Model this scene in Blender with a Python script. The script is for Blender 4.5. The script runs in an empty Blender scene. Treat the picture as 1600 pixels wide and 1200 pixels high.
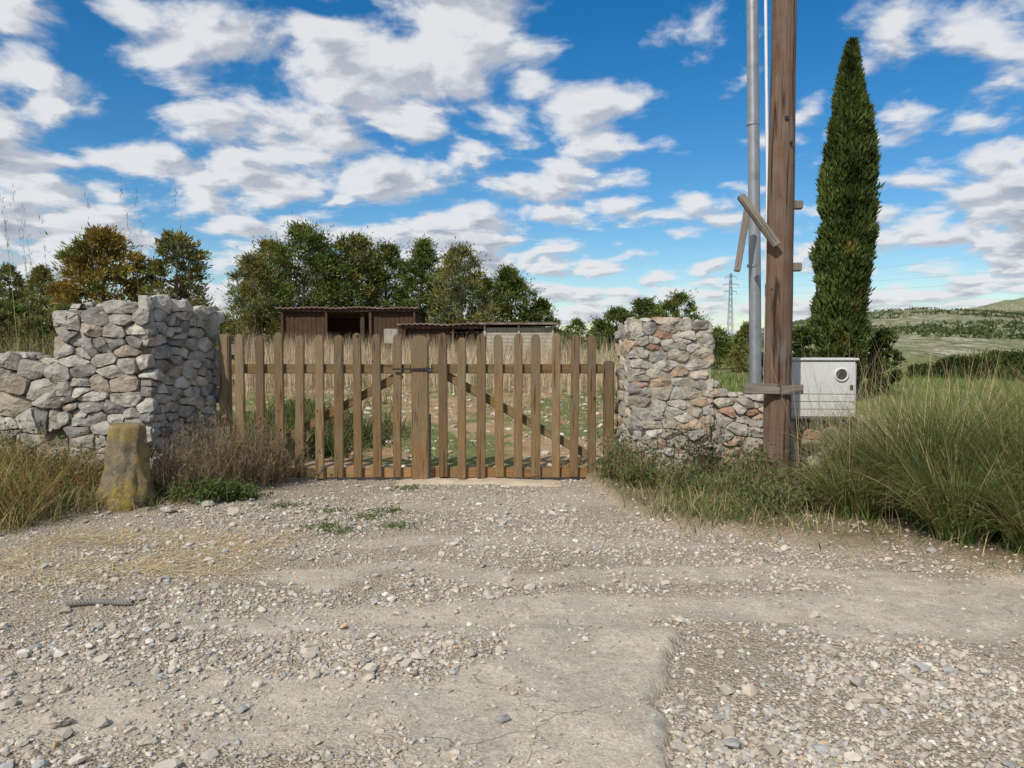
import bpy, bmesh, math, random
import numpy as np
from mathutils import Vector, noise, Matrix, Euler
rng=np.random.default_rng(7); random.seed(7)
sc=bpy.context.scene
sc.view_settings.view_transform='Standard'; sc.view_settings.look='None'; sc.view_settings.exposure=0
COL=sc.collection
R=math.radians
# ---------------------------------------------------------------- helpers
def vnoise(x,y,seed=0):
    x=np.asarray(x,float); y=np.asarray(y,float)
    xi=np.floor(x).astype(np.int64); yi=np.floor(y).astype(np.int64)
    xf=x-xi; yf=y-yi
    def h(a,b):
        n=(a*374761393+b*668265263+seed*974711)&0xffffffff
        n=((n^(n>>13))*1274126177)&0xffffffff
        n=n^(n>>16)
        return (n&0xffff)/65535.0
    u=xf*xf*(3-2*xf); v=yf*yf*(3-2*yf)
    return (h(xi,yi)*(1-u)+h(xi+1,yi)*u)*(1-v)+(h(xi,yi+1)*(1-u)+h(xi+1,yi+1)*u)*v
def fbm(x,y,o=4,seed=0):
    s=0;a=.5;t=0
    for i in range(o):
        s=s+a*vnoise(x*2**i+i*17.3,y*2**i-i*9.1,seed+i); t+=a; a*=.5
    return s/t
def sstep(a,b,x):
    t=np.clip((np.asarray(x,float)-a)/(b-a),0,1); return t*t*(3-2*t)
def fast_mesh(name,V,F,mat,cols=None,smooth=False):
    V=np.ascontiguousarray(V,dtype=np.float32); F=np.ascontiguousarray(F,dtype=np.int32)
    me=bpy.data.meshes.new(name); k=F.shape[1]
    me.vertices.add(len(V)); me.vertices.foreach_set("co",V.ravel())
    me.loops.add(F.size); me.loops.foreach_set("vertex_index",F.ravel())
    me.polygons.add(len(F)); me.polygons.foreach_set("loop_start",np.arange(0,F.size,k,dtype=np.int32))
    me.polygons.foreach_set("use_smooth",np.full(len(F),smooth,dtype=bool))
    me.update(calc_edges=True)
    if cols is not None: setcol(me,cols)
    if mat: me.materials.append(mat)
    return me
def setcol(me,cols):
    c=np.ones((len(me.vertices),4),dtype=np.float32); c[:,:3]=cols
    a=me.color_attributes.new("Col",'FLOAT_COLOR','POINT'); a.data.foreach_set("color",c.ravel())
def py_mesh(name,V,F,mat,cols=None,smooth=False):
    me=bpy.data.meshes.new(name); me.from_pydata([tuple(v) for v in V],[],F); me.update()
    if smooth: me.polygons.foreach_set("use_smooth",np.ones(len(F),dtype=bool))
    if cols is not None: setcol(me,np.array(cols))
    if mat: me.materials.append(mat)
    return me
def add(name,me=None,parent=None,loc=(0,0,0),rot=None,label=None,category=None,kind=None,group=None):
    o=bpy.data.objects.new(name,me); COL.objects.link(o); o.location=loc
    if rot is not None: o.rotation_euler=rot
    if parent: o.parent=parent
    for k,v in (("label",label),("category",category),("kind",kind),("group",group)):
        if v: o[k]=v
    if me is None: o.empty_display_size=.2
    return o
# ---------------------------------------------------------------- materials
class NT:
    D2=False
    def __init__(s,name):
        s.m=bpy.data.materials.new(name); s.m.use_nodes=True; s.t=s.m.node_tree; s.n=s.t.nodes; s.n.clear()
        s.out=s.n.new('ShaderNodeOutputMaterial'); s.b=s.n.new('ShaderNodeBsdfPrincipled')
        s.t.links.new(s.b.outputs[0],s.out.inputs[0])
    def L(s,a,b): s.t.links.new(a,b)
    def node(s,t,**k):
        n=s.n.new(t)
        for a,v in k.items(): setattr(n,a,v)
        return n
    def noise(s,vec,scale,detail=5,rough=.55,dist=0):
        n=s.node('ShaderNodeTexNoise')
        if s.D2: n.noise_dimensions='2D'
        n.inputs['Scale'].default_value=scale; n.inputs['Detail'].default_value=detail
        n.inputs['Roughness'].default_value=rough; n.inputs['Distortion'].default_value=dist
        s.L(vec,n.inputs['Vector']); return n.outputs['Fac']
    def ramp(s,f,a,b,lo=0,hi=1):
        n=s.node('ShaderNodeMapRange'); n.inputs[1].default_value=a; n.inputs[2].default_value=b
        n.inputs[3].default_value=lo; n.inputs[4].default_value=hi; s.L(f,n.inputs[0]); return n.outputs[0]
    def mix(s,f,a,b,mode='MIX'):
        n=s.node('ShaderNodeMix',data_type='RGBA',blend_type=mode)
        for i,v in ((0,f),(6,a),(7,b)):
            if hasattr(v,'is_linked') : s.L(v,n.inputs[i])
            elif i==0: n.inputs[0].default_value=v
            else: n.inputs[i].default_value=(*v,1) if len(v)==3 else v
        return n.outputs[2]
    def math(s,op,a,b=0.0):
        n=s.node('ShaderNodeMath',operation=op)
        for i,v in ((0,a),(1,b)):
            if hasattr(v,'is_linked'): s.L(v,n.inputs[i])
            else: n.inputs[i].default_value=v
        return n.outputs[0]
    def scalecol(s,c,f):
        n=s.node('ShaderNodeVectorMath',operation='SCALE')
        if hasattr(c,'is_linked'): s.L(c,n.inputs[0])
        else: n.inputs[0].default_value=c[:3]
        if hasattr(f,'is_linked'): s.L(f,n.inputs[3])
        else: n.inputs[3].default_value=f
        return n.outputs[0]
    def bump(s,h,strength=.5,dist=.02,prev=None):
        n=s.node('ShaderNodeBump'); n.inputs['Strength'].default_value=strength; n.inputs['Distance'].default_value=dist
        s.L(h,n.inputs['Height'])
        if prev: s.L(prev,n.inputs['Normal'])
        return n.outputs[0]
def mat_basic(name,base=None,rough=.9,ns=8,na=.25,bs=30,bstr=.4,bd=.01,spots=(),trans=0,metal=0,spec=.3,objrand=0,stretch=None):
    s=NT(name); tc=s.node('ShaderNodeTexCoord'); vec=tc.outputs['Object']
    if stretch:
        mp=s.node('ShaderNodeMapping'); mp.inputs['Scale'].default_value=stretch; s.L(vec,mp.inputs[0]); vec=mp.outputs[0]
    if base is None:
        a=s.node('ShaderNodeAttribute',attribute_name='Col'); c=a.outputs['Color']
    else: c=base
    if na>0:
        f=s.ramp(s.noise(vec,ns,3),.25,.75,1-na,1+na)
        c=s.scalecol(c,f)
    for (sc_,lo,hi,colr) in spots:
        c=s.mix(s.ramp(s.noise(vec,sc_,5,.65),lo,hi),c,colr)
    if hasattr(c,'is_linked'): s.L(c,s.b.inputs['Base Color'])
    else: s.b.inputs['Base Color'].default_value=(*c,1)
    s.b.inputs['Roughness'].default_value=rough
    s.b.inputs['Metallic'].default_value=metal; s.b.inputs['Specular IOR Level'].default_value=spec
    if bstr>0: s.L(s.bump(s.noise(vec,bs,5,.65),bstr,bd),s.b.inputs['Normal'])
    if trans>0:
        t=s.node('ShaderNodeBsdfTranslucent'); s.L(c,t.inputs[0]); mx=s.node('ShaderNodeMixShader'); mx.inputs[0].default_value=trans
        d=s.node('ShaderNodeBsdfDiffuse'); s.L(c,d.inputs[0])
        s.L(d.outputs[0],mx.inputs[1]); s.L(t.outputs[0],mx.inputs[2]); s.L(mx.outputs[0],s.out.inputs[0])
    return s.m
M_leaf=mat_basic("foliage",None,.6,3,0,10,0,trans=.22)
M_grass=mat_basic("grass_blades",None,.6,3,0,10,0,trans=.25)
M_bark=mat_basic("bark",(.13,.10,.075),.95,6,.35,25,.8,.03)
M_stone=mat_basic("limestone",None,.92,9,.3,55,.9,.014,spots=((6,.55,.68,(.19,.17,.14)),(20,.60,.70,(.52,.475,.39)),(4,.62,.76,(.34,.25,.155))))
M_gravel=mat_basic("gravel_stone",None,.9,30,.12,120,0,.004)
M_plast=mat_basic("grey_painted_box",(.57,.575,.55),.5,4,.06,60,.05,.002,spots=((3,.6,.8,(.48,.475,.44)),(5,.66,.72,(.38,.36,.31))),spec=.4)
M_dark=mat_basic("dark_metal",(.03,.03,.03),.5,10,.2,30,.1,.002)
M_glass=mat_basic("meter_glass",(.05,.06,.05),.12,10,.1,30,0,spec=.6)
M_galv=mat_basic("galvanised_steel",(.30,.32,.34),.45,8,.12,40,.1,.002,metal=.5,spots=((6,.55,.7,(.22,.24,.26)),))
M_pvc=mat_basic("white_pipe",(.72,.74,.76),.4,8,.05,40,0)
def mat_wood(name,ca,cb,cc,rand=.18,crack=.5,gs=38,dark=.75,weather=0):
    s=NT(name); tc=s.node('ShaderNodeTexCoord'); oi=s.node('ShaderNodeObjectInfo')
    add_=s.node('ShaderNodeVectorMath',operation='ADD'); s.L(tc.outputs['Object'],add_.inputs[0])
    cr=s.scalecol((7.3,3.1,11.7),oi.outputs['Random']); s.L(cr,add_.inputs[1])
    mp=s.node('ShaderNodeMapping'); mp.inputs['Scale'].default_value=(1,1,.06); s.L(add_.outputs[0],mp.inputs[0])
    g=s.noise(mp.outputs[0],gs,6,.6,.4); g2=s.noise(mp.outputs[0],gs*3,4,.6); big=s.noise(add_.outputs[0],2.6,5,.6)
    c=s.mix(s.ramp(g,.35,.68),ca,cb); c=s.mix(s.ramp(big,.42,.66),c,cc)
    if weather:
        sz=s.node('ShaderNodeSeparateXYZ'); s.L(tc.outputs['Object'],sz.inputs[0])
        up=s.math('MULTIPLY',s.ramp(s.math('ADD',sz.outputs[2],s.math('MULTIPLY',big,.8)),.9,2.1,0,.65),1.0)
        c=s.mix(up,c,(.155,.13,.09))
    c=s.mix(s.ramp(g,.57,.66,0,dark),c,(ca[0]*.3,ca[1]*.3,ca[2]*.3))
    kn=s.node('ShaderNodeTexVoronoi'); kn.inputs['Scale'].default_value=3.2; s.L(add_.outputs[0],kn.inputs['Vector'])
    c=s.mix(s.ramp(kn.outputs['Distance'],.05,.075,.85,0),c,(ca[0]*.3,ca[1]*.28,ca[2]*.25))
    f=s.math('MULTIPLY',s.ramp(g2,.3,.7,.8,1.2),s.ramp(oi.outputs['Random'],0,1,1-rand,1+rand))
    c=s.scalecol(c,f); s.L(c,s.b.inputs['Base Color']); s.b.inputs['Roughness'].default_value=.85; s.b.inputs['Specular IOR Level'].default_value=.2
    s.L(s.bump(g,crack,.012,s.bump(g2,.3,.003)),s.b.inputs['Normal']); return s.m
M_wood=mat_wood("weathered_pine_boards",(.165,.095,.042),(.25,.155,.07),(.195,.145,.08),.25,.7,26,.85,1)
M_woodr=mat_wood("orange_stained_rail",(.27,.14,.055),(.36,.20,.085),(.25,.17,.09))
M_pole=mat_wood("tarred_pole_wood",(.10,.058,.038),(.175,.11,.074),(.15,.12,.095),.05,1.,13,.95)
M_grey=mat_wood("grey_old_timber",(.16,.14,.115),(.27,.24,.20),(.20,.17,.14),.1,.8,24)
M_shed=mat_wood("shed_dark_planks",(.06,.035,.022),(.11,.065,.04),(.09,.06,.045))
M_shedw=mat_wood("shed_pale_planks",(.40,.36,.29),(.50,.46,.38),(.36,.33,.28))
# ---------------------------------------------------------------- terrain
def slab_edge(y): return .2*y+.05*np.sin(y*5)+.24*(fbm(y*2.5,y*0+3.3,3,5)-.5)+.08*(fbm(y*11,y*0+1.3,2,15)-.5)
def verge_r(x,y):
    yb=np.interp(x,[.6,.95,1.1,1.5,2.07,3.06,3.5,6,9],[12,8.6,7.3,6.6,6.2,5.65,5.3,4.8,4.6])
    return sstep(-.12,.3,y-yb+(fbm(x*2.2,y*2.2,3,11)-.5)*.8)
def verge_l(x,y):
    yb=np.interp(x,[-9,-6,-4.3,-3.9,-3.1,-2.75,-2.45],[6,6.1,6.5,7.1,7.7,8.6,12])
    return sstep(-.12,.3,y-yb+(fbm(x*2.2,y*2.2,3,12)-.5)*.8)
BL=[(.25,3.5,.62,1.15,1.),(-.3,4.5,1.5,.33,.95),(2.5,4.6,1.8,.36,1.),(-1.05,3.2,1.0,.42,.95),(.5,5.3,2.3,.17,.75),(-2.3,3.3,.6,.35,.7),(3.4,5.05,1.3,.2,.85),(.0,6.2,1.6,.18,.6),(-.2,7.9,1.2,.5,.45)]
def smoothm(x,y):
    wx=x+(fbm(x*1.3,y*1.3,4,21)-.5)*.9; wy=y+(fbm(x*1.3,y*1.3,4,22)-.5)*.7
    m=np.zeros_like(np.asarray(x,float))
    for cx,cy,rx,ry,a in BL:
        d=np.sqrt(((wx-cx)/rx)**2+((wy-cy)/ry)**2); m=np.maximum(m,a*sstep(1.25,.8,d))
    m=m*(.7+.3*sstep(.35,.5,fbm(x*5,y*5,3,24)))
    e=slab_edge(y); m=np.where((y<4.35)&(x>e-.01)&(x<e+.8),m*.15,m)
    m=np.where((y<4.2)&(x<=e)&(x>e-.35),np.maximum(m,.95),m)
    return m
def hgt(x,y):
    x=np.asarray(x,float); y=np.asarray(y,float)
    near=sstep(12,9,y)
    z=near*(.05*(fbm(x*.7,y*.7,3,1)-.5)+.018*(fbm(x*6,y*6,3,2)-.5))
    e=slab_edge(y)
    z=z+.055*sstep(.02,-.02,x-e)*sstep(4.4,4.1,y)*sstep(-1.2,-.2,x)
    z=z+.10*verge_r(x,y)*sstep(10,9,y)+.07*verge_l(x,y)*sstep(10,9,y)
    r=np.interp(y,[9.4,32,60,120,3000],[0,1.05,1.3,.3,0])
    r=r*(1-.9*sstep(2,8,x-.12*(y-9)))
    z=z+r+2.6*sstep(-7,-26,x)*sstep(14,42,y)*sstep(300,100,y)
    z=z+sstep(10,20,y)*.25*(fbm(x*.25,y*.25,3,6)-.5)
    return z
def axis(segs):
    a=[]
    for s0,s1,d in segs: a.append(np.arange(s0,s1,d))
    return np.concatenate(a+[np.array([segs[-1][1]])])
xs=axis([(-3000,-400,400),(-400,-60,30),(-60,-10,2.5),(-10,-3.2,.12),(-3.2,3.6,.03),(3.6,10,.12),(10,60,2.5),(60,400,30),(400,3000,400)])
ys=axis([(-60,0,6),(0,2.4,.3),(2.4,5.6,.03),(5.6,9.6,.06),(9.6,24,.3),(24,60,2),(60,300,20),(300,3000,300)])
X,Y=np.meshgrid(xs,ys); Z=hgt(X,Y)
nx,ny=len(xs),len(ys)
V=np.stack([X.ravel(),Y.ravel(),Z.ravel()],1)
I=np.arange(nx*ny).reshape(ny,nx)
F=np.stack([I[:-1,:-1].ravel(),I[:-1,1:].ravel(),I[1:,1:].ravel(),I[1:,:-1].ravel()],1)
mR=smoothm(X,Y); mG=np.maximum(verge_r(X,Y),verge_l(X,Y))*(Y<9.6); mB=sstep(9.1,9.9,Y+ (fbm(X*3,Y*3,2,9)-.5)*.5)
cols=np.stack([mR.ravel(),mG.ravel(),mB.ravel()],1)
s=NT("gravel_ground"); geo=s.node('ShaderNodeNewGeometry'); P=geo.outputs['Position']
at=s.node('ShaderNodeAttribute',attribute_name='Col'); sep=s.node('ShaderNodeSeparateColor'); s.L(at.outputs['Color'],sep.inputs[0])
def vor(scale,feat='F1',vec=None):
    v=s.node('ShaderNodeTexVoronoi',feature=feat,voronoi_dimensions='2D'); v.inputs['Scale'].default_value=scale; s.L(vec or P,v.inputs['Vector']); return v
s.D2=True
v1=vor(60); v2=vor(125)
sc1=s.node('ShaderNodeSeparateColor'); s.L(v1.outputs['Color'],sc1.inputs[0])
sc2=s.node('ShaderNodeSeparateColor'); s.L(v2.outputs['Color'],sc2.inputs[0])
nb=s.noise(P,.9,5,.6); nm=s.noise(P,5,6,.65); nf=s.noise(P,60,4,.7)
g=s.mix(s.ramp(nb,.35,.68),(.42,.36,.275),(.50,.43,.335))
g=s.mix(s.ramp(nm,.5,.75,0,.6),g,(.40,.29,.19))
g=s.scalecol(g,s.math('MULTIPLY',s.ramp(sc1.outputs[0],0,1,.78,1.25),s.ramp(sc2.outputs[1],0,1,.8,1.2)))
g=s.scalecol(g,s.ramp(v1.outputs['Distance'],0,.55,1.1,.7))
sm=s.mix(s.ramp(nm,.35,.7),(.53,.47,.38),(.43,.375,.295)); sm=s.mix(s.ramp(s.noise(P,1.7,5,.6),.48,.6,0,.7),sm,(.37,.335,.28)); sm=s.scalecol(sm,s.ramp(nf,.3,.7,.76,1.24))
pit=s.noise(P,22,5,.75); sm=s.mix(s.ramp(pit,.56,.66,0,.6),sm,(.26,.22,.17)); sm=s.mix(s.ramp(pit,.44,.34,0,.5),sm,(.62,.57,.48))
dv_=s.node('ShaderNodeVectorMath',operation='ADD'); s.L(P,dv_.inputs[0]); nn_=s.node('ShaderNodeTexNoise'); nn_.inputs['Scale'].default_value=3; nn_.inputs['Detail'].default_value=5; s.L(P,nn_.inputs['Vector']); s.L(s.scalecol(nn_.outputs['Color'],.55),dv_.inputs[1])
ck=vor(.9,'DISTANCE_TO_EDGE',dv_.outputs[0]).outputs['Distance']; ckm=s.math('MULTIPLY',s.ramp(ck,.001,.006,1,0),s.ramp(nb,.45,.55))
sm=s.mix(s.math('MULTIPLY',ckm,.5),sm,(.16,.13,.10))
c=s.mix(sep.outputs[0],g,sm)
ve=s.mix(s.ramp(nm,.4,.65),(.26,.19,.115),(.16,.145,.07)); c=s.mix(s.math('MULTIPLY',sep.outputs[1],.85),c,ve)
fm=s.noise(P,.45,5,.7); fn=s.noise(P,2.6,5,.7)
fd=s.mix(s.ramp(fn,.42,.62),(.38,.24,.125),(.43,.32,.20)); fd=s.mix(s.ramp(fm,.47,.57),fd,(.16,.18,.06)); fd=s.mix(s.ramp(s.noise(P,9,4,.6),.62,.72),fd,(.46,.41,.33))
sx=s.node('ShaderNodeSeparateXYZ'); s.L(P,sx.inputs[0]); fd=s.mix(s.ramp(sx.outputs[0],2.5,5,0,.75),fd,(.15,.185,.06))
c=s.mix(sep.outputs[2],c,fd)
s.L(c,s.b.inputs['Base Color']); s.b.inputs['Roughness'].default_value=.95; s.b.inputs['Specular IOR Level'].default_value=.15
inv=s.math('SUBTRACT',1.0,sep.outputs[0])
hh=s.math('MULTIPLY',s.ramp(v1.outputs['Distance'],0,.6,1,0),inv)
hh2=s.math('ADD',hh,s.math('MULTIPLY',nf,.5)); hh2=s.math('SUBTRACT',hh2,s.math('MULTIPLY',s.math('MULTIPLY',ckm,sep.outputs[0]),.6))
s.L(s.bump(hh2,.8,.012,s.bump(s.math('ADD',nm,s.math('MULTIPLY',pit,.5)),.6,.03)),s.b.inputs['Normal'])
add("ground",fast_mesh("ground",V,F,s.m,cols,True),kind="structure",label="pale gravel track with worn concrete and a field beyond the gate",category="ground")
def Hs(x,y): return float(hgt(np.array([x]),np.array([y]))[0])
# ---------------------------------------------------------------- stones scatter
def ico(sub):
    bm=bmesh.new(); bmesh.ops.create_icosphere(bm,subdivisions=sub,radius=1)
    v=np.array([x.co[:] for x in bm.verts]); f=np.array([[q.index for q in p.verts] for p in bm.faces]); bm.free(); return v,f
def rotm(n):
    q=rng.normal(size=(n,4)); q/=np.linalg.norm(q,axis=1)[:,None]; w,x,y,z=q.T
    return np.stack([1-2*(y*y+z*z),2*(x*y-z*w),2*(x*z+y*w),2*(x*y+z*w),1-2*(x*x+z*z),2*(y*z-x*w),2*(x*z-y*w),2*(y*z+x*w),1-2*(x*x+y*y)],1).reshape(n,3,3)
def scatter(pos,size,col,sub=1,flat=.65):
    bv,bf=ico(sub); n=len(pos); nv=len(bv)
    K=16; vars_=np.stack([bv*(1+(.28 if sub==1 else .12)*rng.normal(size=(nv,1)))*rng.uniform(.65,1.25,size=(1,3)) for _ in range(K)])
    if sub>1:
        for k in range(K):
            for _ in range(7):
                d=rng.normal(size=3); d/=np.linalg.norm(d); t=vars_[k]@d; lim=rng.uniform(.45,.8)
                vars_[k]-=np.maximum(t-lim,0)[:,None]*d
    vv=vars_[rng.integers(0,K,n)]
    vv=np.einsum('nij,nkj->nki',rotm(n),vv); vv[:,:,2]*=flat
    vv=vv*size[:,None,None]+pos[:,None,:]
    F=(bf[None]+(np.arange(n)*nv)[:,None,None]).reshape(-1,3)
    return vv.reshape(-1,3),F,np.repeat(col,nv,axis=0)
def stonecols(n):
    b=rng.uniform(.31,.52,n)**1.0; t=rng.uniform(0,1,n)
    c=np.stack([b*1.05,b*(.95-.03*t),b*(.81-.08*t)],1)
    o=rng.uniform(size=n)<.03; c[o]*=[1.05,.84,.68]
    g=rng.uniform(size=n)<.13; c[g]=c[g].mean(1)[:,None]*np.array([.86,.84,.80])
    w=rng.uniform(size=n)<.05; c[w]=np.array([.63,.59,.52])
    return c
def sample(n,density):
    y=2.5+ (9.3-2.5)*rng.uniform(size=n)**1.5; x=rng.uniform(-1,1,n)*(y*.72+.3)
    keep=rng.uniform(size=n)<density(x,y); return x[keep],y[keep]
def dens(x,y):
    m=smoothm(x,y); cl=sstep(.32,.62,fbm(x*1.1,y*1.1,4,31))
    vg=np.maximum(verge_r(x,y),verge_l(x,y)); e=slab_edge(y)
    m=np.where((y<4.15)&(x>e-.3)&(x<e+.02),1.,m)
    return np.clip((.22+.78*cl)*(1-.95*m)*(1-.85*vg),0.015,1)
x,y=sample(105000,dens); n=len(x); sz=.005+.012*rng.uniform(size=n)**2.5
Vv,Ff,Cc=scatter(np.stack([x,y,hgt(x,y)+sz*.25],1),sz,stonecols(n),1)
add("gravel",fast_mesh("gravel",Vv,Ff,M_gravel,Cc),kind="stuff",label="loose pale limestone gravel covering the track",category="gravel")
x,y=sample(6000,lambda x,y:dens(x,y)*(.5+.5*(x<0))); n=len(x); sz=.014+.026*rng.uniform(size=n)**2.8
Vv,Ff,Cc=scatter(np.stack([x,y,hgt(x,y)+sz*.3],1),sz,stonecols(n),2)
add("pebbles",fast_mesh("pebbles",Vv,Ff,M_gravel,Cc),kind="stuff",label="larger loose pebbles scattered over the gravel",category="pebbles")
n=1100; x=rng.uniform(-6,4,n); y=rng.uniform(9.6,20,n); sz=.02+.05*rng.uniform(size=n)**3
Vv,Ff,Cc=scatter(np.stack([x,y,hgt(x,y)+sz*.1],1),sz,stonecols(n),1)
add("field_stones",fast_mesh("field_stones",Vv,Ff,M_gravel,Cc),kind="stuff",label="pale stones lying in the field behind the gate",category="stones")
for (x,y,r) in [(1.64,3.9,.062),(-1.9,3.15,.045),(-1.45,3.0,.04),(-2.6,7.15,.08),(-3.3,7.25,.07),(-2.2,4.6,.04),(1.0,5.6,.04),(-1.75,7.0,.05),(2.0,4.2,.035),(-3.0,7.5,.07),(-2.4,7.8,.05)]:
    Vv,Ff,Cc=scatter(np.array([[0,0,r*.3]]),np.array([r]),np.array([[.46,.41,.34]]),3,.6)
    add("rock",fast_mesh("rock",Vv,Ff,M_stone,Cc,False),loc=(x,y,Hs(x,y)),label="loose pale limestone rock on the gravel",category="rock",group="loose rocks on the track")
# ---------------------------------------------------------------- stone masonry
def clip(poly,nx_,ny_,c):
    out=[]; n=len(poly)
    for i in range(n):
        a=poly[i]; b=poly[(i+1)%n]; da=a[0]*nx_+a[1]*ny_-c; db=b[0]*nx_+b[1]*ny_-c
        if da<=0: out.append(a)
        if (da<0)!=(db<0) and abs(da-db)>1e-12:
            t=da/(da-db); out.append((a[0]+(b[0]-a[0])*t,a[1]+(b[1]-a[1])*t))
    return out
def pal(kind):
    r=random.random(); b=random.uniform(.29,.47)
    if kind=='L':
        if r<.16: return (b*.62,b*.59,b*.54)
        if r<.26: return (b*1.03,b*.88,b*.68)
        return (b,b*.935,b*.82)
    if r<.15: return (b*1.08,b*.80,b*.56)
    if r<.27: return (b*.6,b*.56,b*.50)
    if r<.305: return (b*.9,b*.55,b*.38)
    if r<.5: return (b*1.08,b*.95,b*.75)
    return (b*1.04,b*.965,b*.84)
def masonry(B,p0,p1,zb,topf,sx,sy,seed,depth,kind,gap=.006):
    V,F,C=B; rnd=random.Random(seed)
    p0=Vector((*p0,0)); p1=Vector((*p1,0)); U=(p1-p0); W=U.length; U.normalize(); N=Vector((U.y,-U.x,0))
    zt=max(topf(W*k/20) for k in range(21))
    pts=[]; z=zb-sy*.5
    while z<zt+2*sy:
        hrow=sy*rnd.uniform(.5,1.4); uu=-sx*rnd.uniform(.2,1.2)
        while uu<W+sx*1.2:
            w=sx*rnd.choice([.35,.55,.85,1.1,1.5,2.0]); pts.append((uu+w/2,z+hrow*.5+rnd.uniform(-.36,.36)*hrow))
            if hrow>sy and w<sx*.7: pts[-1]=(uu+w/2,z+hrow*.25); pts.append((uu+w/2+.01,z+hrow*.8))
            uu+=w
        z+=hrow
    for (cu,cz) in pts:
        if cu<-.02 or cu>W+.02 or cz>topf(min(max(cu,0),W)) : continue
        poly=[(cu-2*sx,cz-2*sy),(cu+2*sx,cz-2*sy),(cu+2*sx,cz+2*sy),(cu-2*sx,cz+2*sy)]
        ax=1/sx;az=1/sy
        for (qu,qz) in pts:
            if (qu==cu and qz==cz) or abs(qu-cu)>4*sx or abs(qz-cz)>4*sy: continue
            nx_=(qu-cu)*ax*ax; ny_=(qz-cz)*az*az; mx=(qu+cu)/2; mz=(qz+cz)/2
            l=math.hypot(nx_,ny_); nx_/=l; ny_/=l
            an=math.atan2(ny_,nx_); 
            poly=clip(poly,nx_,ny_,nx_*mx+ny_*mz-gap*rnd.uniform(0,1.5))
            if len(poly)<3: break
        if len(poly)<3: continue
        poly=clip(poly,1,0,W+depth*.7+rnd.uniform(-.03,.015))
        if len(poly)>=3: poly=clip(poly,-1,0,depth*.7+rnd.uniform(-.03,.015))
        if len(poly)<3: continue
        q=[]; cr=rnd.uniform(.03,.13)
        for i in range(len(poly)):
            a=poly[i]; b=poly[(i+1)%len(poly)]
            q.append((a[0]*(1-cr)+b[0]*cr,a[1]*(1-cr)+b[1]*cr)); q.append((a[0]*cr+b[0]*(1-cr),a[1]*cr+b[1]*(1-cr)))
        per=[0]
        for i in range(len(q)): a=q[i]; b=q[(i+1)%len(q)]; per.append(per[-1]+math.hypot(b[0]-a[0],b[1]-a[1]))
        K=26; rs=[]
        if per[-1]<.12: continue
        k=0
        for i in range(K):
            t=per[-1]*i/K
            while per[k+1]<t: k+=1
            a=q[k]; b=q[(k+1)%len(q)]; f=(t-per[k])/max(per[k+1]-per[k],1e-9); rs.append((a[0]+(b[0]-a[0])*f,a[1]+(b[1]-a[1])*f))
        mu=sum(a[0] for a in rs)/K; mz=sum(a[1] for a in rs)/K
        col=pal(kind); off=rnd.uniform(-.75,.5)*depth; so=rnd.uniform(0,50)
        planes=[(rnd.uniform(-.45,.45),rnd.uniform(-.45,.45),depth*rnd.uniform(.9,1.25)) for _ in range(3)]+[(rnd.uniform(-.08,.08),rnd.uniform(-.15,.08),depth)]
        base=len(V); rings=[(1.04,-.11),(1.02,-.03),(1,.5),(.965,1),(.85,1),(.66,1),(.4,1)]
        def put(u,z,d,ring):
            if ring>1:
                surf=min(c_+a_*(u-mu)+b_*(z-mz) for a_,b_,c_ in planes)
                if ring==2: d=off+surf*.6-.009
                else: d=off+surf
            p=p0+U*u+Vector((0,0,z))+N*d
            if ring>0:
                p=p+noise.noise_vector(p*9+Vector((so,0,0)))*.016+noise.noise_vector(p*30)*.008
            V.append(p[:]); C.append(col)
        for ri,(sf,d) in enumerate(rings):
            for (a,b) in rs: put(mu+(a-mu)*sf,mz+(b-mz)*sf,d,ri)
        put(mu,mz,1,5)
        for ri in range(len(rings)-1):
            for i in range(K):
                a=base+ri*K+i; b=base+ri*K+(i+1)%K; F.append((a,b,b+K,a+K))
        ce=base+len(rings)*K; l=base+(len(rings)-1)*K
        for i in range(K): F.append((l+i,l+(i+1)%K,ce))
def capping(B,p0,p1,wid,topf,n,kind,r0=.07,r1=.13):
    V,F,C=B; bv,bf=ico(3)
    p0=Vector((*p0,0)); p1=Vector((*p1,0)); U=(p1-p0); W=U.length; U.normalize(); N=Vector((U.y,-U.x,0))
    for i in range(n):
        u=random.uniform(.0,W); v=random.uniform(0,wid); r=random.uniform(r0,r1); z=topf(u)-.015
        c=p0+U*u-N*v+Vector((0,0,z)); m=Matrix.Rotation(random.uniform(0,6.3),3,'Z'); sx_,sy_,sz_=random.uniform(1,1.9),random.uniform(.8,1.2),random.uniform(.35,.6)
        base=len(V); col=pal(kind); so=Vector((random.uniform(0,90),0,0))
        cuts=[(Vector((random.gauss(0,1),random.gauss(0,1),random.gauss(0,1))).normalized(),random.uniform(.5,.8)) for _ in range(9)]
        for b in bv:
            b=Vector(b)*1.15
            for d,lim in cuts:
                t=b.dot(d)
                if t>lim: b=b-d*(t-lim)
            b=b*(1+.10*noise.noise(b*3+so)+.06*noise.noise(b*8+so)); b=m@Vector((b.x*sx_,b.y*sy_,b.z*sz_))*r
            V.append((c+b)[:]); C.append(col)
        for f in bf: F.append(tuple(int(q)+base for q in f))
def core(B,foot,zb,tops,col=(.20,.17,.13)):
    V,F,C=B; b=len(V); n=len(foot)
    for (x,y) in foot: V.append((x,y,zb)); C.append(col)
    for (x,y),t in zip(foot,tops): V.append((x,y,t)); C.append(col)
    for i in range(n): j=(i+1)%n; F.append((b+i,b+j,b+n+j,b+n+i))
    F.append(tuple(b+n+i for i in range(n)))
def finish(B,name,**k):
    V,F,C=B; me=py_mesh(name,V,F,M_stone,C,False)
    return add(name,me,**k)
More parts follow.
